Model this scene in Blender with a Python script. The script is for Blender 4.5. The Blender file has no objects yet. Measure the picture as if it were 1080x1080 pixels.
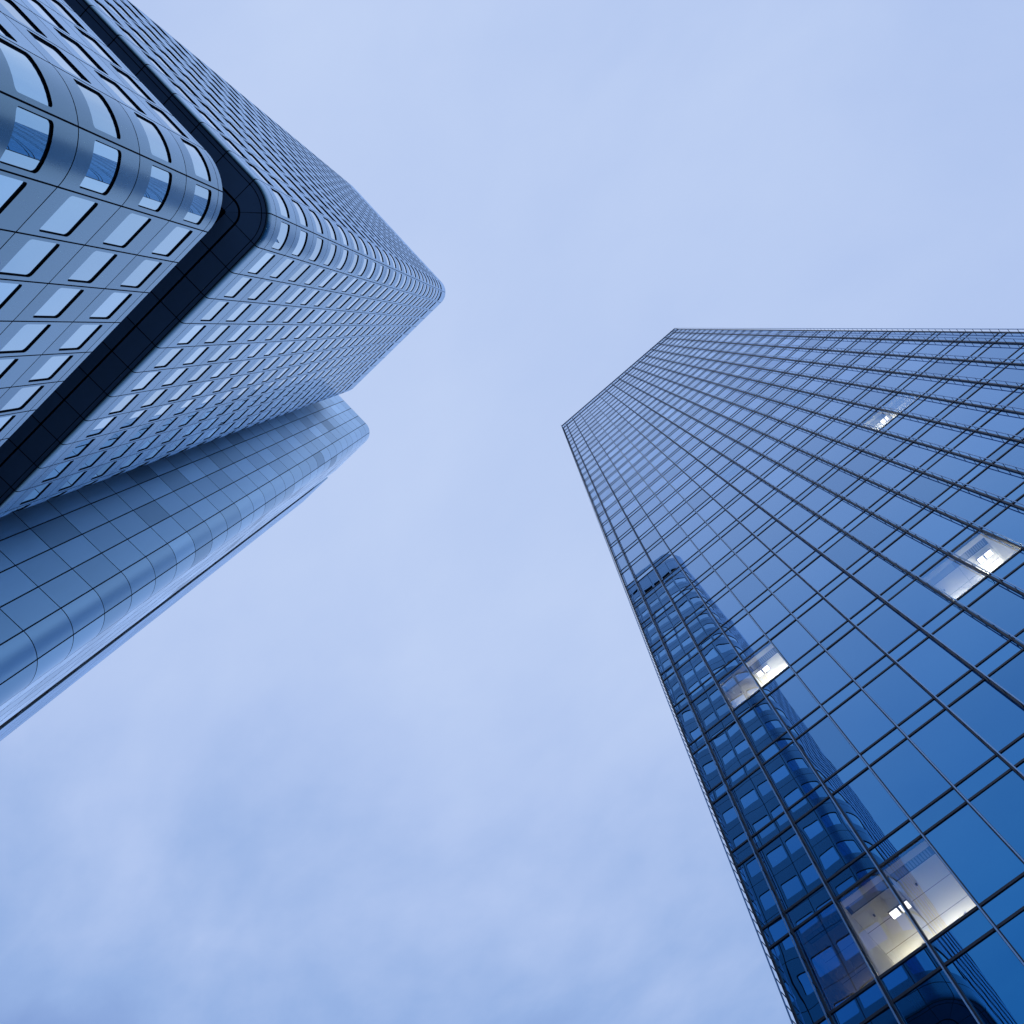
import bpy, math, random
from math import sin, cos, pi, radians, sqrt, floor
from mathutils import Matrix, Vector

random.seed(7)
scene = bpy.context.scene
C = scene.collection

# ---------------------------------------------------------------- camera
CAM_H = 1.7                                   # eye height; all heights below are measured above the eye
ROWS = ((0.753035342, 0.656679906, 0.011596830),      # camera right
        (-0.643335712, 0.741052504, -0.188258247),    # camera down
        (-0.132219268, 0.134304459, 0.982051091))     # camera forward (nearly straight up)
FOCAL = 1014.44 / 1080.0
cam_d = bpy.data.cameras.new('camera')
cam_d.sensor_width = 36.0
cam_d.lens = 36.0 * FOCAL
cam_d.clip_start = 0.1
cam_d.clip_end = 6000.0
cam = bpy.data.objects.new('camera', cam_d)
C.objects.link(cam)
r_, d_, f_ = (Vector(v).normalized() for v in ROWS)
m = Matrix((r_, -d_, -f_)).transposed().to_4x4()
m.translation = (0, 0, CAM_H)
cam.matrix_world = m
scene.camera = cam

# ---------------------------------------------------------------- view
scene.view_settings.view_transform = 'Standard'
scene.view_settings.look = 'None'
scene.view_settings.exposure = 0.0
scene.view_settings.gamma = 1.0
scene.cycles.sample_clamp_indirect = 4.0
scene.cycles.caustics_reflective = False

# ---------------------------------------------------------------- sky: overcast deck over a Nishita sky
SUN_ELEV, SUN_AZ = radians(24), radians(-50)
world = bpy.data.worlds.new('World')
scene.world = world
world.use_nodes = True
nt = world.node_tree
nt.nodes.clear()


def N(tree, kind, **kw):
    n = tree.nodes.new(kind)
    for k, v in kw.items():
        if k.startswith('i_'):
            n.inputs[k[2:].replace('_', ' ')].default_value = v
        else:
            setattr(n, k, v)
    return n


def math_n(tree, op, a, b=None, c=None, clamp=False):
    n = tree.nodes.new('ShaderNodeMath')
    n.operation = op
    n.use_clamp = clamp
    for i, v in enumerate((a, b, c)):
        if v is None:
            continue
        if isinstance(v, (int, float)):
            n.inputs[i].default_value = v
        else:
            tree.links.new(v, n.inputs[i])
    return n.outputs[0]


L = nt.links.new
tc = N(nt, 'ShaderNodeTexCoord')
sep = N(nt, 'ShaderNodeSeparateXYZ')
L(tc.outputs['Generated'], sep.inputs[0])
zc = math_n(nt, 'MAXIMUM', sep.outputs[2], 0.12)
px = math_n(nt, 'DIVIDE', sep.outputs[0], zc)
py = math_n(nt, 'DIVIDE', sep.outputs[1], zc)
comb = N(nt, 'ShaderNodeCombineXYZ')
L(px, comb.inputs[0]); L(py, comb.inputs[1])
n1 = N(nt, 'ShaderNodeTexNoise', noise_dimensions='3D', i_Scale=2.7, i_Detail=6.0, i_Roughness=0.52, i_Distortion=0.25)
mp = N(nt, 'ShaderNodeMapping')
mp.inputs['Location'].default_value = (3.7, 1.3, 0.0)
mp.inputs['Rotation'].default_value = (0, 0, 0.7)
mp.inputs['Scale'].default_value = (1.0, 1.5, 1.0)
L(comb.outputs[0], mp.inputs[0]); L(mp.outputs[0], n1.inputs['Vector'])
n2 = N(nt, 'ShaderNodeTexNoise', noise_dimensions='3D', i_Scale=9.5, i_Detail=6.0, i_Roughness=0.55)
L(mp.outputs[0], n2.inputs['Vector'])
# the cloud deck thickens towards one side of the sky
dn = math_n(nt, 'ADD', math_n(nt, 'MULTIPLY', px, -0.64), math_n(nt, 'MULTIPLY', py, 0.74))
rt = math_n(nt, 'ADD', math_n(nt, 'MULTIPLY', px, 0.75), math_n(nt, 'MULTIPLY', py, 0.66))
thick = math_n(nt, 'MULTIPLY_ADD', math_n(nt, 'MAXIMUM', math_n(nt, 'SUBTRACT', dn, 0.36), 0.0), 1.15, 0.10)
rt2 = math_n(nt, 'MULTIPLY', math_n(nt, 'ABSOLUTE', math_n(nt, 'ADD', rt, 0.08)), 0.34)
a = math_n(nt, 'MULTIPLY_ADD', n1.outputs['Fac'], 1.15, -0.58)
b = math_n(nt, 'MULTIPLY_ADD', n2.outputs['Fac'], 0.30, -0.15)
amp = math_n(nt, 'MULTIPLY_ADD', math_n(nt, 'MAXIMUM', math_n(nt, 'SUBTRACT', math_n(nt, 'ABSOLUTE', dn), 0.15), 0.0), 0.90, 0.32)
ab = math_n(nt, 'MULTIPLY', math_n(nt, 'ADD', a, b), amp)
tk = math_n(nt, 'ADD', math_n(nt, 'ADD', ab, thick), rt2, clamp=True)
ramp = N(nt, 'ShaderNodeValToRGB')
e = ramp.color_ramp.elements
e[0].position = 0.0; e[0].color = (0.572, 0.692, 0.962, 1)
e[1].position = 1.0; e[1].color = (0.200, 0.325, 0.660, 1)
q = e.new(0.34); q.color = (0.455, 0.585, 0.900, 1)
q = e.new(0.62); q.color = (0.310, 0.460, 0.800, 1)
L(tk, ramp.inputs['Fac'])
sky = N(nt, 'ShaderNodeTexSky', sky_type='NISHITA', sun_disc=False, sun_elevation=SUN_ELEV, sun_rotation=SUN_AZ)
bg1 = N(nt, 'ShaderNodeBackground', i_Strength=0.10)
bg2 = N(nt, 'ShaderNodeBackground', i_Strength=1.0)
L(sky.outputs[0], bg1.inputs['Color']); L(ramp.outputs['Color'], bg2.inputs['Color'])
mix = N(nt, 'ShaderNodeMixShader', i_Fac=0.94)
L(bg1.outputs[0], mix.inputs[1]); L(bg2.outputs[0], mix.inputs[2])
wo = N(nt, 'ShaderNodeOutputWorld')
L(mix.outputs[0], wo.inputs['Surface'])

# ---------------------------------------------------------------- veiled sun
sd = bpy.data.lights.new('sun', 'SUN')
sd.energy = 0.5
sd.angle = radians(25)
sd.color = (1.0, 0.95, 0.88)
so = bpy.data.objects.new('sun', sd)
C.objects.link(so)
sv = Vector((sin(SUN_AZ) * cos(SUN_ELEV), cos(SUN_AZ) * cos(SUN_ELEV), sin(SUN_ELEV)))
so.rotation_euler = sv.to_track_quat('Z', 'Y').to_euler()
so.location = (0, 0, 300)


# ---------------------------------------------------------------- materials
def mat(name):
    mt = bpy.data.materials.new(name)
    mt.use_nodes = True
    mt.node_tree.nodes.clear()
    out = mt.node_tree.nodes.new('ShaderNodeOutputMaterial')
    return mt, mt.node_tree, out


def principled(name, col, rough, metal=0.0, var=0.0, noise=0.0, scale=1.5, bump=0.0, spec=0.5, coat=0.0, coat_r=0.12, coat_ior=1.5):
    mt, t, out = mat(name)
    p = N(t, 'ShaderNodeBsdfPrincipled')
    p.inputs['Base Color'].default_value = (*col, 1)
    p.inputs['Roughness'].default_value = rough
    p.inputs['Metallic'].default_value = metal
    p.inputs['Specular IOR Level'].default_value = spec
    p.inputs['Coat Weight'].default_value = coat
    p.inputs['Coat Roughness'].default_value = coat_r
    p.inputs['Coat IOR'].default_value = coat_ior
    if var or noise:
        v = 1.0
        if var:
            at = N(t, 'ShaderNodeAttribute', attribute_name='tint')
            v = math_n(t, 'MULTIPLY_ADD', at.outputs['Fac'], 2 * var, 1.0 - var)
        if noise:
            o = N(t, 'ShaderNodeTexCoord')
            mpp = N(t, 'ShaderNodeMapping')
            mpp.inputs['Scale'].default_value = (1, 1, 0.35)      # rain streaks run down
            t.links.new(o.outputs['Object'], mpp.inputs[0])
            nz = N(t, 'ShaderNodeTexNoise', i_Scale=scale, i_Detail=5.0, i_Roughness=0.6)
            t.links.new(mpp.outputs[0], nz.inputs['Vector'])
            nv = math_n(t, 'MULTIPLY_ADD', nz.outputs['Fac'], 2 * noise, 1.0 - noise)
            v = math_n(t, 'MULTIPLY', nv, v)
            rr = math_n(t, 'MULTIPLY_ADD', nz.outputs['Fac'], 0.16, rough - 0.08)
            t.links.new(rr, p.inputs['Roughness'])
        mx = N(t, 'ShaderNodeVectorMath', operation='SCALE')
        mx.inputs[0].default_value = col
        t.links.new(v, mx.inputs['Scale'])
        t.links.new(mx.outputs[0], p.inputs['Base Color'])
    if bump:
        o = N(t, 'ShaderNodeTexCoord')
        nz = N(t, 'ShaderNodeTexNoise', i_Scale=0.6, i_Detail=2.0)
        t.links.new(o.outputs['Object'], nz.inputs['Vector'])
        bp = N(t, 'ShaderNodeBump', i_Strength=bump, i_Distance=0.05)
        t.links.new(nz.outputs['Fac'], bp.inputs['Height'])
        t.links.new(bp.outputs[0], p.inputs['Normal'])
    t.links.new(p.outputs[0], out.inputs[0])
    return mt


def coated_glass(name, tint, edge, power, clear=0.0, body=(0.003, 0.012, 0.026), wave=0.0, wscale=0.8, var=0.0):
    """Solar glass: a coloured coating mirrors more and whiter the flatter one looks along it."""
    mt, t, out = mat(name)
    g = N(t, 'ShaderNodeNewGeometry')
    dot = N(t, 'ShaderNodeVectorMath', operation='DOT_PRODUCT')
    t.links.new(g.outputs['Normal'], dot.inputs[0]); t.links.new(g.outputs['Incoming'], dot.inputs[1])
    c_ = math_n(t, 'ABSOLUTE', dot.outputs['Value'])
    f = math_n(t, 'POWER', math_n(t, 'SUBTRACT', 1.0, c_, clamp=True), power)
    mc = N(t, 'ShaderNodeMix', data_type='RGBA')
    mc.inputs[6].default_value = (*tint, 1)
    mc.inputs[7].default_value = (*edge, 1)
    t.links.new(f, mc.inputs[0])
    gl = N(t, 'ShaderNodeBsdfGlossy', i_Roughness=0.0)
    col = mc.outputs[2]
    if var:
        at = N(t, 'ShaderNodeAttribute', attribute_name='tint')
        sc = N(t, 'ShaderNodeVectorMath', operation='SCALE')
        t.links.new(col, sc.inputs[0])
        t.links.new(math_n(t, 'MULTIPLY_ADD', at.outputs['Fac'], 2 * var, 1.0 - var), sc.inputs['Scale'])
        col = sc.outputs[0]
    t.links.new(col, gl.inputs['Color'])
    if wave:
        o = N(t, 'ShaderNodeTexCoord')
        nz = N(t, 'ShaderNodeTexNoise', i_Scale=wscale, i_Detail=1.0)
        t.links.new(o.outputs['Object'], nz.inputs['Vector'])
        bp = N(t, 'ShaderNodeBump', i_Strength=1.0, i_Distance=wave)
        t.links.new(nz.outputs['Fac'], bp.inputs['Height'])
        t.links.new(bp.outputs[0], gl.inputs['Normal'])
    ad = N(t, 'ShaderNodeAddShader')
    if clear:
        tr = N(t, 'ShaderNodeBsdfTransparent')
        tr.inputs['Color'].default_value = (clear, clear, clear, 1)
        t.links.new(tr.outputs[0], ad.inputs[0])
    else:
        df = N(t, 'ShaderNodeBsdfDiffuse')
        df.inputs['Color'].default_value = (*body, 1)
        t.links.new(df.outputs[0], ad.inputs[0])
    t.links.new(gl.outputs[0], ad.inputs[1])
    t.links.new(ad.outputs[0], out.inputs[0])
    return mt


def metal_panel(name, face, edge, power, rough, body, var, noise, scale):
    """Anodised sheet: a satin mirror, darker face on and paler along the sheet, with streaks and panel to panel tone."""
    mt, t, out = mat(name)
    g = N(t, 'ShaderNodeNewGeometry')
    dot = N(t, 'ShaderNodeVectorMath', operation='DOT_PRODUCT')
    t.links.new(g.outputs['Normal'], dot.inputs[0]); t.links.new(g.outputs['Incoming'], dot.inputs[1])
    c_ = math_n(t, 'ABSOLUTE', dot.outputs['Value'])
    f = math_n(t, 'POWER', math_n(t, 'SUBTRACT', 1.0, c_, clamp=True), power)
    mc = N(t, 'ShaderNodeMix', data_type='RGBA')
    mc.inputs[6].default_value = (*face, 1)
    mc.inputs[7].default_value = (*edge, 1)
    t.links.new(f, mc.inputs[0])
    o = N(t, 'ShaderNodeTexCoord')
    mpp = N(t, 'ShaderNodeMapping')
    mpp.inputs['Scale'].default_value = (1, 1, 0.22)
    t.links.new(o.outputs['Object'], mpp.inputs[0])
    nz = N(t, 'ShaderNodeTexNoise', i_Scale=scale, i_Detail=6.0, i_Roughness=0.62)
    t.links.new(mpp.outputs[0], nz.inputs['Vector'])
    at = N(t, 'ShaderNodeAttribute', attribute_name='tint')
    v = math_n(t, 'MULTIPLY', math_n(t, 'MULTIPLY_ADD', at.outputs['Fac'], 2 * var, 1.0 - var),
               math_n(t, 'MULTIPLY_ADD', nz.outputs['Fac'], 2 * noise, 1.0 - noise))
    sc = N(t, 'ShaderNodeVectorMath', operation='SCALE')
    t.links.new(mc.outputs[2], sc.inputs[0]); t.links.new(v, sc.inputs['Scale'])
    gl = N(t, 'ShaderNodeBsdfGlossy')
    t.links.new(sc.outputs[0], gl.inputs['Color'])
    t.links.new(math_n(t, 'MULTIPLY_ADD', nz.outputs['Fac'], 0.14, rough - 0.07), gl.inputs['Roughness'])
    sb = N(t, 'ShaderNodeVectorMath', operation='SCALE')
    sb.inputs[0].default_value = body
    t.links.new(v, sb.inputs['Scale'])
    df = N(t, 'ShaderNodeBsdfDiffuse')
    t.links.new(sb.outputs[0], df.inputs['Color'])
    ad = N(t, 'ShaderNodeAddShader')
    t.links.new(df.outputs[0], ad.inputs[0]); t.links.new(gl.outputs[0], ad.inputs[1])
    t.links.new(ad.outputs[0], out.inputs[0])
    return mt


def emission(name, col, s):
    mt, t, out = mat(name)
    em = N(t, 'ShaderNodeEmission', i_Strength=s)
    em.inputs['Color'].default_value = (*col, 1)
    t.links.new(em.outputs[0], out.inputs[0])
    return mt


M_CLAD = metal_panel('silver_cladding', (0.080, 0.165, 0.180), (0.62, 0.77, 0.96), 2.4, 0.27, (0.03, 0.06, 0.09), var=0.06, noise=0.07, scale=0.8)
M_TILE = metal_panel('core_cladding', (0.235, 0.430, 0.590), (0.86, 0.93, 1.00), 3.6, 0.38, (0.08, 0.14, 0.19), var=0.19, noise=0.08, scale=0.5)
M_SEAM = principled('seam_joint', (0.004, 0.012, 0.03), 0.7, spec=0.1)
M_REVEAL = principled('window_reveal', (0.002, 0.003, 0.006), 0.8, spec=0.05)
M_SOFFIT = principled('soffit_panel', (0.14, 0.26, 0.42), 0.6, var=0.08, noise=0.08, spec=0.3)
M_ROOF = principled('roof_felt', (0.08, 0.09, 0.11), 0.9)
M_WIN = coated_glass('window_glass', (0.28, 0.56, 0.72), (0.98, 0.99, 1.0), 2.3, wave=0.0006, var=0.10)
M_GLASS = coated_glass('curtain_wall_glass', (0.006, 0.190, 0.440), (0.82, 0.89, 1.0), 3.0, wave=0.0007, var=0.10)
M_SPAN = coated_glass('spandrel_glass', (0.012, 0.195, 0.435), (0.78, 0.87, 0.99), 3.1, var=0.08, body=(0.008, 0.02, 0.045))
M_CLEAR = coated_glass('clear_glass', (0.010, 0.12, 0.30), (0.60, 0.75, 0.92), 3.8, clear=0.88)
M_DIM = coated_glass('dimmed_office_glass', (0.008, 0.165, 0.42), (0.72, 0.86, 1.0), 3.2, clear=0.22)  # dimness of half-lit offices put into the glass, which passes less light
M_FRAME = principled('dark_frame_metal', (0.008, 0.02, 0.045), 0.45, metal=0.2)
M_RAIL = principled('fin_rail_metal', (0.24, 0.40, 0.62), 0.35, metal=0.7)
M_CEIL = principled('office_ceiling', (0.78, 0.77, 0.70), 0.8, noise=0.03)
M_OFFW = principled('office_wall', (0.55, 0.54, 0.48), 0.8)
M_OFFD = principled('office_shadow_gap', (0.09, 0.09, 0.09), 0.7)
M_LAMP = emission('lamp_panel', (1.0, 0.96, 0.86), 1.7)
M_FILLB = emission('added_fill_panel', (1.0, 0.965, 0.82), 11.0)  # added unseen lamps that brighten the lowest lit office
M_FILLU = emission('upper_added_fill_panel', (1.0, 0.975, 0.84), 20.0)  # added unseen lamps that brighten the upper lit offices
M_OFFG = principled('ceiling_grille', (0.30, 0.31, 0.30), 0.7)
M_LAMPD = emission('lamp_panel_dim', (1.0, 0.93, 0.78), 2.6)


def ground_mat():
    mt, t, out = mat('stone_paving')
    p = N(t, 'ShaderNodeBsdfPrincipled', i_Roughness=0.75)
    o = N(t, 'ShaderNodeTexCoord')
    br = N(t, 'ShaderNodeTexBrick', i_Scale=1.2)
    br.inputs['Color1'].default_value = (0.16, 0.17, 0.19, 1)
    br.inputs['Color2'].default_value = (0.20, 0.21, 0.23, 1)
    br.inputs['Mortar'].default_value = (0.07, 0.075, 0.08, 1)
    br.inputs['Mortar Size'].default_value = 0.012
    t.links.new(o.outputs['Object'], br.inputs['Vector'])
    t.links.new(br.outputs['Color'], p.inputs['Base Color'])
    t.links.new(p.outputs[0], out.inputs[0])
    return mt


# ---------------------------------------------------------------- mesh helpers
class MB:
    def __init__(self):
        self.v, self.f, self.m, self.s, self.t = [], [], [], [], []

    def face(self, pts, mi=0, smooth=False, tint=0.5):
        i = len(self.v)
        self.v.extend(pts)
        self.f.append(tuple(range(i, i + len(pts))))
        self.m.append(mi); self.s.append(smooth); self.t.append(tint)

    def grid(self, rows, mi=0, smooth=True, tint=0.5):
        i = len(self.v)
        n = len(rows[0])
        for r in rows:
            self.v.extend(r)
        for a in range(len(rows) - 1):
            for b in range(n - 1):
                k = i + a * n + b
                self.f.append((k, k + 1, k + 1 + n, k + n))
                self.m.append(mi); self.s.append(smooth); self.t.append(tint)

    def box(self, x0, x1, y0, y1, z0, z1, mi=0):
        i = len(self.v)
        self.v.extend([(x0, y0, z0), (x1, y0, z0), (x1, y1, z0), (x0, y1, z0),
                       (x0, y0, z1), (x1, y0, z1), (x1, y1, z1), (x0, y1, z1)])
        for q in ((0, 3, 2, 1), (4, 5, 6, 7), (0, 1, 5, 4), (1, 2, 6, 5), (2, 3, 7, 6), (3, 0, 4, 7)):
            self.f.append(tuple(i + k for k in q))
            self.m.append(mi); self.s.append(False); self.t.append(0.5)

    def build(self, name, mats, parent=None):
        me = bpy.data.meshes.new(name)
        me.from_pydata(self.v, [], self.f)
        for mt in (mats if isinstance(mats, (list, tuple)) else [mats]):
            me.materials.append(mt)
        me.polygons.foreach_set('material_index', self.m)
        me.polygons.foreach_set('use_smooth', self.s)
        at = me.attributes.new('tint', 'FLOAT', 'FACE')
        at.data.foreach_set('value', self.t)
        me.update()
        o = bpy.data.objects.new(name, me)
        C.objects.link(o)
        if parent:
            o.parent = parent
        return o


def thing(name, label, cat, loc=(0, 0, 0)):
    o = bpy.data.objects.new(name, None)
    o.location = loc
    o.empty_display_size = 2
    C.objects.link(o)
    o['label'] = label
    o['category'] = cat
    return o


# ---------------------------------------------------------------- ground
gb = MB()
gb.face([(-2500, -2500, 0), (2500, -2500, 0), (2500, 2500, 0), (-2500, 2500, 0)])
ground = gb.build('ground', ground_mat())
ground['kind'] = 'structure'

# ================================================================ SILVER TOWER
CX, CY = -6.95790091, -12.99298816            # centre of the near corner's arc, the tower's own origin
E1 = (-0.99933236, 0.03653528)                # along the face over the camera
E2 = (-0.03653528, -0.99933236)               # along the other face
MOD, RAD, FLOOR = 1.6828, 2.152, 4.096
ROT = math.atan2(E1[1], E1[0])
NF = 11                                       # modules on a flat side
FLAT = NF * MOD


class Path:
    """Outline of a square tower with round corners; t counts facade modules, two to a corner."""
    def __init__(self, fx, fy, ox=0.0, oy=0.0):
        self.nx, self.ny = round(fx / MOD), round(fy / MOD)
        self.fx, self.fy, self.ox, self.oy = fx, fy, ox, oy
        self.n = 2 * (self.nx + self.ny) + 8

    def seg(self, t):
        t = t % self.n
        for kind, ln in (('c', 0), ('x', 0), ('c', 1), ('y', 0), ('c', 2), ('x', 1), ('c', 3), ('y', 1)):
            k = 2 if kind == 'c' else (self.nx if kind == 'x' else self.ny)
            if t < k or (kind, ln) == ('y', 1):
                return kind, ln, t
            t -= k

    def at(self, t, off=0.0):
        kind, i, t = self.seg(t)
        fx, fy = self.fx, self.fy
        if kind == 'c':
            cx, cy = ((0, 0), (fx, 0), (fx, fy), (0, fy))[i]
            an = pi + i * pi / 2 + t * pi / 4
            return self.ox + cx + (RAD + off) * cos(an), self.oy + cy + (RAD + off) * sin(an)
        d = t * MOD
        if kind == 'x':
            x, y = ((d, -RAD - off) if i == 0 else (fx - d, fy + RAD + off))
        else:
            x, y = ((fx + RAD + off, d) if i == 0 else (-RAD - off, fy - d))
        return self.ox + x, self.oy + y

    def curved(self, t):
        return self.seg(t + 0.001)[0] == 'c'


def P3(path, t, z, off=0.0):
    x, y = path.at(t, off)
    return (x, y, z + CAM_H)


def to_world(p):
    return (CX + p[0] * E1[0] + p[1] * E2[0], CY + p[0] * E1[1] + p[1] * E2[1], p[2])


def project(p):
    """world point -> picture coordinates in a 1080 frame"""
    q = (p[0], p[1], p[2] - CAM_H)
    x, y, z = (sum(a * b for a, b in zip(r, q)) for r in ROWS)
    if z < 0.1:
        return None
    return 540 + 1014.44 * x / z, 540 + 1014.44 * y / z


def shown_area(pts):
    pr = [project(p) for p in pts]
    if any(q is None for q in pr):
        return 0.0
    if all(q[0] < 0 for q in pr) or all(q[0] > 1080 for q in pr) or all(q[1] < 0 for q in pr) or all(q[1] > 1080 for q in pr):
        return 0.0
    pr = [(min(max(q[0], 0), 1080), min(max(q[1], 0), 1080)) for q in pr]
    s = 0
    for i in range(len(pr)):
        x0, y0 = pr[i]; x1, y1 = pr[(i + 1) % len(pr)]
        s += x0 * y1 - x1 * y0
    return abs(s) / 2


def seg_cols(path, t0, t1, n):
    return [t0 + (t1 - t0) * i / n for i in range(n + 1)]


G_SEAM = 0.027                                # half a joint


def panel(mb, path, i, z0, z1, tint, hole=None, gap=G_SEAM, depth=0.045, tilt=0.0):
    """one cladding panel of module i with its joint; hole = (a0, a1, zl, zh, r)"""
    gt = gap / MOD
    t0, t1, a0, a1 = i + gt, i + 1 - gt, z0 + gap, z1 - gap
    cur = path.curved(i)
    n = 8 if cur else 1
    # joint: returns and dark bed
    ts = seg_cols(path, i, i + 1, n)
    tt = seg_cols(path, t0, t1, n)
    for za, zb in ((a0, z0), (a1, z1)):
        mb.grid([[P3(path, t, za) for t in tt], [P3(path, t, za, -depth) for t in tt]], 1, False)
        mb.grid([[P3(path, t, za, -depth) for t in tt], [P3(path, t, zb, -depth) for t in ts]], 1, False)
    for ta, tb in ((t0, i), (t1, i + 1)):
        mb.grid([[P3(path, ta, z) for z in (a0, a1)], [P3(path, ta, z, -depth) for z in (a0, a1)]], 1, False)
        mb.grid([[P3(path, ta, a0, -depth), P3(path, ta, a1, -depth)], [P3(path, tb, z0, -depth), P3(path, tb, z1, -depth)]], 1, False)
    if not hole:
        mb.grid([[P3(path, t, a0) for t in tt], [P3(path, t, a1) for t in tt]], 0, True, tint)
        return
    cols = hole_cols(i, hole, cur)
    left = seg_cols(path, t0, cols[0][0], 2 if cur else 1)
    right = seg_cols(path, cols[-1][0], t1, 2 if cur else 1)
    for blk in (left, right):
        mb.grid([[P3(path, t, z) for t in blk] for z in (a0, hole[2], hole[3], a1)], 0, True, tint)
    mb.grid([[P3(path, t, a0) for t, lo, hi in cols], [P3(path, t, lo) for t, lo, hi in cols]], 0, True, tint)
    mb.grid([[P3(path, t, hi) for t, lo, hi in cols], [P3(path, t, a1) for t, lo, hi in cols]], 0, True, tint)


def hole_cols(i, hole, cur):
    b0, b1, zl, zh, r = hole
    rt = r / MOD
    out = []
    q = (0, 30, 60, 90)
    for an in q:
        s = radians(an)
        out.append((i + b0 + rt * (1 - cos(s)), zl + r * (1 - sin(s)), zh - r * (1 - sin(s))))
    if cur:
        for k in range(1, 6):
            out.append((i + b0 + rt + (b1 - b0 - 2 * rt) * k / 6, zl, zh))
    for an in reversed(q):
        s = radians(an)
        out.append((i + b1 - rt * (1 - cos(s)), zl + r * (1 - sin(s)), zh - r * (1 - sin(s))))
    return out


REVEAL = 0.055


def window_meshes(path, i, hole, cur, fr, gl, rnd):
    cols = hole_cols(i, hole, cur)
    loop = [(t, lo) for t, lo, hi in cols] + [(t, hi) for t, lo, hi in reversed(cols)]
    n = len(loop)
    for k in range(n):
        (ta, za), (tb, zb) = loop[k], loop[(k + 1) % n]
        if abs(ta - tb) < 1e-9 and abs(za - zb) < 1e-9:
            continue
        fr.face([P3(path, ta, za), P3(path, tb, zb), P3(path, tb, zb, -REVEAL - 0.01), P3(path, ta, za, -REVEAL - 0.01)], 0, False)
    # pane, very slightly out of true
    tm, zm = i + 0.5, (hole[2] + hole[3]) / 2
    ka, kb = rnd.gauss(0, 0.0022), rnd.gauss(0, 0.0022)

    def o(t, z):
        return -REVEAL + ka * (t - tm) * MOD + kb * (z - zm)
    gl.grid([[P3(path, t, lo, o(t, lo)) for t, lo, hi in cols], [P3(path, t, hi, o(t, hi)) for t, lo, hi in cols]], 0, cur, rnd.random())


silver = thing('office_tower', 'silver panelled tower with rounded corners, small windows and a dark recessed band',
               'skyscraper', (CX, CY, 0))
silver.rotation_euler = (0, 0, ROT)

slab = Path(FLAT, FLAT)
Z_LOW_TOP, Z_UP_BOT, Z_SEAM0, Z_ROOF = 38.73, 45.75, 46.92, 147.1
LOW_SEAMS = [34.63 - FLOOR * k for k in range(9)][::-1] + [Z_LOW_TOP - 0.55, Z_LOW_TOP]
UP_SEAMS = [Z_SEAM0 + FLOOR * k for k in range(25)]
W_A, W_B, W_LO, W_HI, W_R = 0.078, 0.900, 0.95, 2.76, 0.13
SHOW = [t % slab.n for t in range(-NF - 2, NF + 4)]           # far corner, face, near corner, face, corner
rnd = random.Random(3)
wall = MB()
windows = []
for i in range(slab.n):
    vis = i in SHOW
    for k in range(len(LOW_SEAMS) - 1):
        z0, z1 = LOW_SEAMS[k], LOW_SEAMS[k + 1]
        hole = None
        if z1 - z0 > 3 and vis:
            hole = (W_A, W_B, z0 + W_LO, z0 + W_HI, W_R)
            windows.append((i, hole))
        if vis:
            panel(wall, slab, i, z0, z1, rnd.random(), hole)
    for k in range(24):
        z0, z1 = UP_SEAMS[k], UP_SEAMS[k + 1]
        hole = None
        if vis:
            if k != 22 and k < 23:
                hole = (W_A, W_B, z0 + W_LO, z0 + W_HI, W_R)
                windows.append((i, hole))
            elif k == 22:
                hole = (0.09, 0.91, z0 + 1.7, z0 + 3.4, 0.05)
            panel(wall, slab, i, z0, z1, rnd.random(), hole)
    if vis:
        panel(wall, slab, i, UP_SEAMS[24], Z_ROOF, rnd.random())
        # rounded lip under the upper body: first strip, then a bullnose into the soffit
        g = G_SEAM / MOD
        hz = 0.42
        tb_ = rnd.random()
        tss = seg_cols(slab, i + g, i + 1 - g, 8 if slab.curved(i) else 1)
        wall.grid([[P3(slab, t, Z_UP_BOT + hz) for t in tss], [P3(slab, t, Z_SEAM0 - G_SEAM) for t in tss]], 0, True, tb_)
        tsk = seg_cols(slab, i, i + 1, 8 if slab.curved(i) else 1)
        wall.grid([[P3(slab, t, Z_UP_BOT + hz, -0.05) for t in tsk], [P3(slab, t, Z_SEAM0, -0.05) for t in tsk]], 1, True)
        for mi, g, o0, tn in ((0, G_SEAM / MOD, 0.0, tb_), (1, 0.0, -0.05, 0.5)):
            ts = seg_cols(slab, i + g, i + 1 - g, 8 if slab.curved(i) else 1)
            rows = []
            for q_ in range(9):
                an = radians(90 * q_ / 8)
                rows.append([P3(slab, t, Z_UP_BOT + hz - hz * sin(an), o0 - 0.13 * (1 - cos(an))) for t in ts])
            wall.grid(rows, mi, True, tn)
    else:
        ts = seg_cols(slab, i, i + 1, 8 if slab.curved(i) else 1)
        for z0, z1 in ((-CAM_H, Z_LOW_TOP), (Z_UP_BOT, Z_ROOF)):
            wall.grid([[P3(slab, t, z0) for t in ts], [P3(slab, t, z1) for t in ts]], 0, True)
    # lowest plinth
    if vis:
        ts = seg_cols(slab, i, i + 1, 8 if slab.curved(i) else 1)
        wall.grid([[P3(slab, t, -CAM_H) for t in ts], [P3(slab, t, LOW_SEAMS[0]) for t in ts]], 0, True)
wall.build('wall', [M_CLAD, M_SEAM], silver)


def ring_pts(path, off, z, sub=8):
    out = []
    for i in range(path.n):
        for s in range(sub if path.curved(i) else 1):
            out.append(P3(path, i + s / (sub if path.curved(i) else 1), z, off))
    return out


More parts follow.
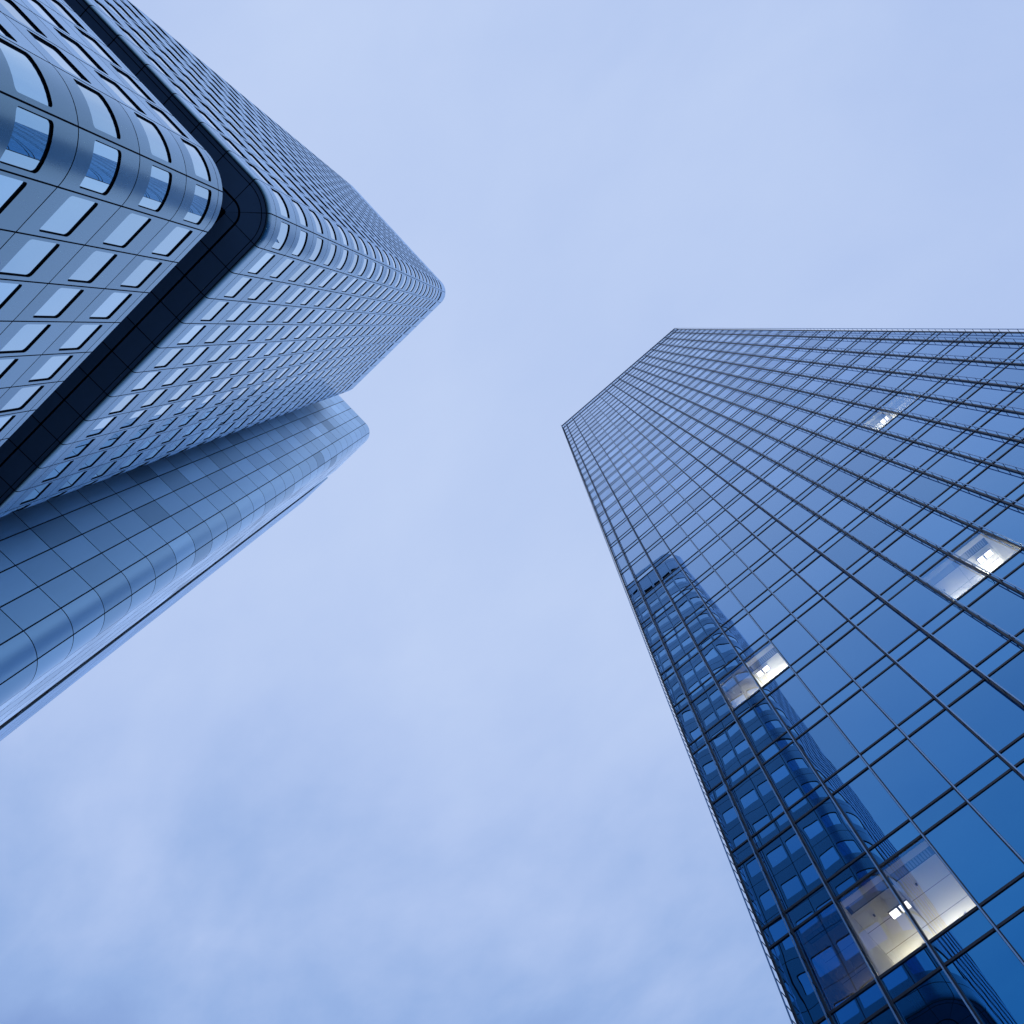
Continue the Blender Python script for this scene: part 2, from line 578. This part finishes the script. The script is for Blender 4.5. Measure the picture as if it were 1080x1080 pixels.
# the recessed plant storey: dark walls, soffit and ledge
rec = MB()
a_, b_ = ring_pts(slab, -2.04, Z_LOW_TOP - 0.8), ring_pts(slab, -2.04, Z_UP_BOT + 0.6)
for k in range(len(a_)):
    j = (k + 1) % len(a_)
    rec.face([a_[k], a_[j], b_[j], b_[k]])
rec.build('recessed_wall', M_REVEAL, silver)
led = MB()
o1, o2 = ring_pts(slab, -0.04, Z_LOW_TOP - 0.02), ring_pts(slab, -2.10, Z_LOW_TOP - 0.02)
for k in range(len(o1)):
    j = (k + 1) % len(o1)
    led.face([o1[k], o1[j], o2[j], o2[k]])
led.build('ledge', M_SOFFIT, silver)

sof = MB()
SOF_Z = Z_UP_BOT + 0.02
bands = ((-0.10, -0.36), (-0.40, -1.36), (-1.46, -2.06))
for i in range(slab.n):
    cur = slab.curved(i)
    # on the corner only its middle carries a joint
    g0 = 0.022 / MOD
    ta, tb = i + g0, i + 1 - g0
    ts = seg_cols(slab, ta, tb, 8 if cur else 1)
    for w0, w1 in bands:
        sof.grid([[P3(slab, t, SOF_Z, w0) for t in ts], [P3(slab, t, SOF_Z, w1) for t in ts]], 0, False, rnd.random())
o1, o2 = ring_pts(slab, -0.20, SOF_Z + 0.05), ring_pts(slab, -2.10, SOF_Z + 0.05)
for k in range(len(o1)):
    j = (k + 1) % len(o1)
    sof.face([o1[k], o1[j], o2[j], o2[k]], 1)
sof.build('soffit', [M_SOFFIT, M_REVEAL], silver)

# plant openings behind the topmost row of holes
lv = MB()
a_, b_ = ring_pts(slab, -0.45, UP_SEAMS[22]), ring_pts(slab, -0.45, UP_SEAMS[23])
for k in range(len(a_)):
    j = (k + 1) % len(a_)
    lv.face([a_[k], a_[j], b_[j], b_[k]])
lv.build('plant_opening', M_REVEAL, silver)

rf = MB()
rf.face(ring_pts(slab, -0.02, Z_ROOF - 0.3))
rf.build('roof', M_ROOF, silver)

# windows: the hundred that show largest are parts of their own
scored = []
for i, hole in windows:
    quad = [(hole[0], hole[2]), (hole[1], hole[2]), (hole[1], hole[3]), (hole[0], hole[3])]
    pts = [to_world(P3(slab, i + a, z)) for a, z in quad]
    mid = slab.at(i + 0.5)
    nx, ny = (slab.at(i + 0.5, 1.0)[0] - mid[0], slab.at(i + 0.5, 1.0)[1] - mid[1])
    facing = nx * (-6.4786 - mid[0]) + ny * (-13.2385 - mid[1])
    scored.append((shown_area(pts) if facing > 0 else 0.0, len(scored), i, hole))
scored.sort(reverse=True)
rest_f, rest_g = MB(), MB()
for rank, (ar, _, i, hole) in enumerate(scored):
    cur = slab.curved(i)
    if rank < 100 and ar > 0:
        fr, gl = MB(), MB()
        window_meshes(slab, i, hole, cur, fr, gl, rnd)
        w = fr.build('window', M_REVEAL, silver)
        gl.build('pane', M_WIN, w)
    else:
        window_meshes(slab, i, hole, cur, rest_f, rest_g, rnd)
w = rest_f.build('windows', M_REVEAL, silver)
w['kind'] = 'stuff'
g_ = rest_g.build('panes', M_WIN, w)
g_['kind'] = 'stuff'

# ---------------------------------------------------------------- core and rear slab of the silver tower
CORE_S1, CORE_S2 = 22.9, -6.80
CORE_B = 1.737                                # panel width on the face beyond the corner
T_SEAM0, Z_CORE = 47.42, 157.6


class CorePath(Path):
    """outline of the core: a face looking back at the near slab, a round corner, a face beyond it"""
    NA, NB = 9, 4

    def __init__(self):
        self.n = self.NA + 2 + self.NB

    def seg(self, t):
        if t < self.NA:
            return 'y', 0, t
        if t < self.NA + 2:
            return 'c', 0, t - self.NA
        return 'x', 0, t - self.NA - 2

    def at(self, t, off=0.0):
        kind, _, t = self.seg(t)
        if kind == 'y':
            return CORE_S1 - off, CORE_S2 + (self.NA - t) * MOD
        if kind == 'c':
            an = pi + t * pi / 4
            return CORE_S1 + RAD + (RAD + off) * cos(an), CORE_S2 + (RAD + off) * sin(an)
        return CORE_S1 + RAD + t * CORE_B, CORE_S2 - RAD - off


cp = CorePath()
core = MB()
seams = [T_SEAM0 + FLOOR * k for k in range(-11, 27)]
seams = [-CAM_H] + [z for z in seams if -CAM_H + 1 < z < Z_CORE - 1] + [Z_CORE]
rc = random.Random(11)
for i in range(cp.n):
    for k in range(len(seams) - 1):
        panel(core, cp, i, seams[k], seams[k + 1], (rc.gauss(0.55, 0.15) if rc.random() > 0.08 else rc.uniform(-0.30, 0.10)), None, gap=0.040, depth=0.07)
xe, ye = cp.at(cp.n - 0.0001)
y9 = CORE_S2 + cp.NA * MOD
core.face([(xe, ye, -CAM_H + CAM_H), (xe, y9, 0), (xe, y9, Z_CORE + CAM_H), (xe, ye, Z_CORE + CAM_H)], 0)
core.build('stair_core', [M_TILE, M_SEAM], silver)
cr = MB()
top = [P3(cp, t, Z_CORE - 0.25) for t in [0] + [cp.NA + s / 8 for s in range(0, 17)] + [cp.n - 0.0001]] + [(xe, y9, Z_CORE + CAM_H - 0.25)]
cr.face(top)
cr.build('roof', M_ROOF, silver)

# dark joint between the core and the slab behind it
sl = MB()
SLOT0, SLOT1 = xe, xe + 1.9
ya = CORE_S2 - RAD
sl.box(SLOT0 + 0.01, SLOT1 - 0.01, ya + 0.10, ya + 8, 0, 146 + CAM_H, 0)
for k in range(36):
    z = 2 + FLOOR * k
    sl.box(SLOT0 + 0.02, SLOT1 - 0.02, ya + 0.05, ya + 0.095, z, z + 0.12, 1)
sl.build('slot', [M_REVEAL, M_SOFFIT], silver)

class RearPath(Path):
    """visible outline of the rear slab: a straight face, a round corner, the side beyond"""
    X1 = 39.7

    def __init__(self):
        self.na = 4
        self.st = (self.X1 - SLOT1) / self.na
        self.n = self.na + 2 + 8

    def seg(self, t):
        if t < self.na:
            return 'x', 0, t
        if t < self.na + 2:
            return 'c', 1, t - self.na
        return 'y', 0, t - self.na - 2

    def at(self, t, off=0.0):
        kind, _, t = self.seg(t)
        if kind == 'x':
            return SLOT1 + t * self.st, ya - off
        if kind == 'c':
            an = pi * 1.5 + t * pi / 4
            return self.X1 + (RAD + off) * cos(an), ya + RAD + (RAD + off) * sin(an)
        return self.X1 + RAD + off, ya + RAD + t * MOD


rear = RearPath()
rw = MB()
rb = random.Random(5)
zt = Z_CORE
for i in range(rear.n):
    for k in range(len(seams) - 1):
        if seams[k + 1] <= zt:
            panel(rw, rear, i, seams[k], seams[k + 1], rb.random())
yb = rear.at(rear.n - 0.0001)[1]
rw.face([(SLOT1, ya, 0), (SLOT1, yb, 0), (SLOT1, yb, zt + CAM_H), (SLOT1, ya, zt + CAM_H)], 0)
rw.build('rear_slab', [M_CLAD, M_SEAM], silver)
rr = MB()
rr.face([P3(rear, t, zt - 0.2) for t in [0] + [rear.na + q / 8 for q in range(17)] + [rear.n - 0.0001]] + [(SLOT1, yb, zt - 0.2 + CAM_H)])
rr.build('roof', M_ROOF, silver)

# ================================================================ GLASS TOWER
GY, U0, BAY, FH = 15.0798, -5.792, 1.2968, 3.6
H0, G_TOP = 18.1528, 147.3
J0, J1 = -5, 35
UL, UR = U0 + 0.44 * BAY, U0 + 17.56 * BAY
SPAN = 0.74                                    # height of the spandrel strip under each floor line
glass = thing('glass_tower', 'dark blue mirror glass tower with a fine grid of thin fins, reflecting the silver tower', 'skyscraper', (0, GY, 0))
OY = GY


def zj(j):
    return H0 + FH * j + CAM_H


EDGES = [UL] + [U0 + BAY * k for k in range(1, 18)] + [UR]     # bay b lies between EDGES[b] and EDGES[b+1]
rg = random.Random(21)


def pane_grid(mb, u0, u1, z0, z1, smooth=True, n=4, mi=0, tilt=0.0019, bulge=0.0013):
    a_, b_ = rg.gauss(0, tilt), rg.gauss(0, tilt)
    c_ = rg.gauss(0.0, bulge)
    rows = []
    for r in range(n + 1):
        z = z0 + (z1 - z0) * r / n
        row = []
        for s in range(n + 1):
            u = u0 + (u1 - u0) * s / n
            fu, fz = 2 * s / n - 1, 2 * r / n - 1
            y = 0.03 + a_ * (u - (u0 + u1) / 2) + b_ * (z - (z0 + z1) / 2) + c_ * (1 - fu * fu) * (1 - fz * fz)
            row.append((u, y, z))
        rows.append(row)
    mb.grid(rows, mi, smooth, min(1.0, max(0.0, rg.gauss(0.5, 0.28))))


LIT = {}                                       # (bay, floor) -> material
ROOMS = [                                      # first bay, last bay, floor, lamps (u, depth), bright
    (2, 3, 0, True), (1, 1, 0, False), (2, 3, 4, True), (8, 9, 3, True), (12, 13, 8, True),
    (12, 12, 12, False), (7, 7, 11, False), (6, 6, 33, False)]
for b0, b1, j, bright in ROOMS:
    for b in range(b0, b1 + 1):
        LIT[(b, j)] = bright
LIT[(2, 4)] = False
LIT[(8, 3)] = False
LIT[(13, 8)] = False

panes = []
for j in range(J0 - 0, J1):
    for b in range(18):
        u0, u1 = EDGES[b] + 0.02, EDGES[b + 1] - 0.02
        z0, z1 = zj(j) + 0.03, zj(j + 1) - SPAN - 0.03
        pts = [(u0, GY, z0), (u1, GY, z0), (u1, GY, z1), (u0, GY, z1)]
        panes.append((shown_area(pts) + (1e6 if (b, j) in LIT else 0), len(panes), b, j, u0, u1, z0, z1))
panes.sort(reverse=True)
rest = MB()
for rank, (ar, _, b, j, u0, u1, z0, z1) in enumerate(panes):
    if rank < 100:
        mb = MB()
        pane_grid(mb, u0, u1, z0, z1, n=6)
        mt = M_GLASS
        if (b, j) in LIT:
            mt = M_CLEAR if LIT[(b, j)] else M_DIM
        o = mb.build('glass_pane', mt, glass)
        if (b, j) in LIT and LIT[(b, j)]:
            o['label'] = 'clear pane with a lit office behind it'
    else:
        pane_grid(rest, u0, u1, z0, z1)
o = rest.build('glass_panes', M_GLASS, glass)
o['kind'] = 'stuff'

for j in range(J0, J1 + 1):
    mb = MB()
    for b in range(18):
        pane_grid(mb, EDGES[b] + 0.02, EDGES[b + 1] - 0.02, zj(j) - SPAN + 0.03, zj(j) - 0.03, n=2, tilt=0.0022, bulge=0.0008)
    mb.build('spandrel', M_SPAN, glass)
    for z in (zj(j), zj(j) - SPAN):
        tb = MB()
        tb.box(UL - 0.02, UR + 0.02, 0.006, 0.10, z - 0.038, z + 0.038)
        tb.build('transom', M_FRAME, glass)

# projecting ladder fins on every mullion
for k, u in enumerate(EDGES):
    f = MB()
    end = k in (0, 18)
    FIN = 0.34 if k == 0 else (0.20 if end else 0.27)
    step = 0.45 if k == 0 else 0.9
    zb, zt_ = 0.4, G_TOP + CAM_H - 0.4
    f.box(u - 0.034, u + 0.034, 0.0 if end else -0.03, 0.11, zb, zt_ - 0.3, 0)
    f.box(u - 0.015, u + 0.015, -FIN, -FIN + 0.03, zb, zt_, 1)
    nz = int((zt_ - zb) / step)
    for s in range(nz):
        z = zb + (0.5 + s) * step
        f.box(u - 0.008, u + 0.008, -FIN + 0.03, 0.02, z - 0.012, z + 0.012, 0)
    f.build('mullion_fin', [M_FRAME, M_RAIL], glass)

# parapet, body and far sides
pb = MB()
pb.box(UL - 0.03, UR + 0.03, -0.02, 0.30, zj(J1) + 0.05, G_TOP + CAM_H, 0)
pb.box(UL - 0.05, UR + 0.05, -0.10, 0.40, G_TOP + CAM_H, G_TOP + CAM_H + 0.14, 1)
for s in range(70):
    u = UL + (UR - UL) * s / 69
    pb.box(u - 0.02, u + 0.02, -0.07, -0.022, zj(J1) + 0.2, G_TOP + CAM_H - 0.02, 2)
pb.build('parapet', [M_SPAN, M_RAIL, M_FRAME], glass)
DEP = 30.0
sb = MB()
for x in (UL, UR):
    s = -1 if x == UL else 1
    sb.face([(x, 0.12, 0), (x, DEP, 0), (x, DEP, G_TOP + CAM_H - 0.05), (x, 0.12, G_TOP + CAM_H - 0.05)], 0)
    for j in range(J0, J1 + 1):
        for z in (zj(j), zj(j) - SPAN):
            sb.box(min(x, x + 0.015 * s), max(x, x + 0.015 * s), 0.12, DEP, z - 0.045, z + 0.045, 1)
    for q in range(1, 23):
        y = q * 1.3
        sb.box(min(x, x + 0.02 * s), max(x, x + 0.02 * s), y - 0.03, y + 0.03, 0.4, G_TOP + CAM_H - 0.4, 1)
sb.face([(UL, DEP, 0), (UR, DEP, 0), (UR, DEP, G_TOP + CAM_H - 0.05), (UL, DEP, G_TOP + CAM_H - 0.05)], 0)
sb.build('side_wall', [M_GLASS, M_FRAME], glass)
rt_ = MB()
rt_.face([(UL, 0.3, G_TOP + CAM_H - 0.2), (UR, 0.3, G_TOP + CAM_H - 0.2), (UR, DEP, G_TOP + CAM_H - 0.2), (UL, DEP, G_TOP + CAM_H - 0.2)])
rt_.build('roof', M_ROOF, glass)
pl = MB()
pl.box(UL, UR, 0.02, 0.6, 0, zj(J0) - SPAN - 0.05)
pl.build('plinth', M_FRAME, glass)

# lit offices behind the clear panes
LAMPS = {(2, 0): (-2.16, 1.15), (2, 4): (-1.55, 0.78), (8, 3): (6.75, 0.85), (12, 8): (11.0, 0.65)}
rr_ = random.Random(4)
for b0, b1, j, bright in ROOMS:
    u0, u1 = EDGES[b0] + 0.04, EDGES[b1 + 1] - 0.04
    zf, zc_ = zj(j) + 0.06, zj(j + 1) - SPAN + 0.02
    dp = 5.0
    rm = MB()
    rm.face([(u0, 0.14, zf), (u1, 0.14, zf), (u1, dp, zf), (u0, dp, zf)], 2)
    rm.face([(u0, dp, zf), (u1, dp, zf), (u1, dp, zc_), (u0, dp, zc_)], 1)
    rm.face([(u0, 0.14, zf), (u0, dp, zf), (u0, dp, zc_), (u0, 0.14, zc_)], 1)
    rm.face([(u1, 0.14, zf), (u1, dp, zf), (u1, dp, zc_), (u1, 0.14, zc_)], 1)
    room = rm.build('office_room', [M_CEIL, M_OFFW, M_OFFD], glass)
    ce = MB()
    # white ceiling with shadow gaps, a grey blind box along the facade, an air slot, sprinkler heads
    ce.face([(u0, 0.14, zc_), (u1, 0.14, zc_), (u1, dp, zc_), (u0, dp, zc_)], 2)
    y_first = 0.62 + rr_.uniform(-0.05, 0.25)
    ys = [0.60, y_first + 0.62, y_first + 1.35, y_first + 2.1, y_first + 2.9, dp]
    us = [EDGES[b0 + q_] for q_ in range(b1 - b0 + 2)]
    us[0], us[-1] = u0, u1
    for a in range(len(ys) - 1):
        for c_ in range(len(us) - 1):
            ce.face([(us[c_] + 0.005, ys[a] + 0.007, zc_ - 0.02), (us[c_ + 1] - 0.005, ys[a] + 0.007, zc_ - 0.02),
                     (us[c_ + 1] - 0.005, ys[a + 1] - 0.007, zc_ - 0.02), (us[c_] + 0.005, ys[a + 1] - 0.007, zc_ - 0.02)], 0)
    ce.box(u0, u1, 0.15, 0.33, zc_ - 0.05, zc_ - 0.01, 0)
    for c_ in range(len(us) - 1):
        ua, ub = us[c_] + 0.10, us[c_ + 1] - 0.10
        ce.box(ua, ub, 0.35, 0.57, zc_ - 0.03, zc_ - 0.012, 3)
        if c_ % 2 == 1 or b0 == b1:
            for q_ in range(9):                                   # grille bars
                uq = ua + (ub - ua) * (0.35 + 0.6 * q_ / 8)
                ce.box(uq - 0.012, uq + 0.012, 0.36, 0.56, zc_ - 0.05, zc_ - 0.03, 2)
        for yy in (0.95, 2.35):
            uq = ua + (ub - ua) * (0.3 if yy < 1 else 0.7)
            ce.box(uq - 0.022, uq + 0.022, yy - 0.022, yy + 0.022, zc_ - 0.07, zc_ - 0.02, 2)
    ce.build('ceiling', [M_CEIL, M_OFFW, M_OFFD, M_OFFG], room)
    if j in (0, 8):                                               # a half drawn roller blind in one bay
        bl = MB()
        bl.box(us[-2] + 0.06, us[-2] + 0.09, 0.16, 1.0, zc_ - 0.9, zc_ - 0.05, 0)
        bl.build('partition', M_OFFW, room)
    if bright:
        lu, ld = LAMPS[(b0, j)]
        lm = MB()
        for ua, ub in ((lu - 0.27, lu - 0.05), (lu + 0.01, lu + 0.27)):
            lm.box(ua, ub, ld - 0.10, ld + 0.10, zc_ - 0.17, zc_ - 0.150, 0)
            lm.box(ua - 0.018, ub + 0.018, ld - 0.118, ld + 0.118, zc_ - 0.148, zc_ - 0.120, 1)
        lm.box(lu - 0.27, lu + 0.27, ld - 0.012, ld + 0.012, zc_ - 0.150, zc_ - 0.125, 1)
        lm.box(lu - 0.03, lu - 0.01, ld - 0.01, ld + 0.01, zc_ - 0.12, zc_ - 0.022, 1)
        lm.build('ceiling_lamp_or_fill', [M_LAMP, M_FRAME], room)
    # added lamps deeper in the room, unseen from the street, brightening its ceiling
    for q_ in range(b1 - b0 + 1):
        lm = MB()
        um = (us[q_] + us[q_ + 1]) / 2
        yl = 2.6 if j < 2 else 1.55
        lm.box(um - 0.30, um + 0.30, yl, yl + 0.9, zc_ - 0.60, zc_ - 0.57, 0)
        lm.box(um - 0.32, um - 0.305, yl - 0.02, yl + 0.92, zc_ - 0.61, zc_ - 0.56, 1)
        lm.box(um + 0.305, um + 0.32, yl - 0.02, yl + 0.92, zc_ - 0.61, zc_ - 0.56, 1)
        lm.box(um - 0.01, um + 0.01, yl + 0.44, yl + 0.46, zc_ - 0.565, zc_ - 0.022, 1)
        lm.build('ceiling_lamp_or_fill', [(M_FILLU if j > 2 else M_FILLB) if bright else M_LAMPD, M_FRAME], room)
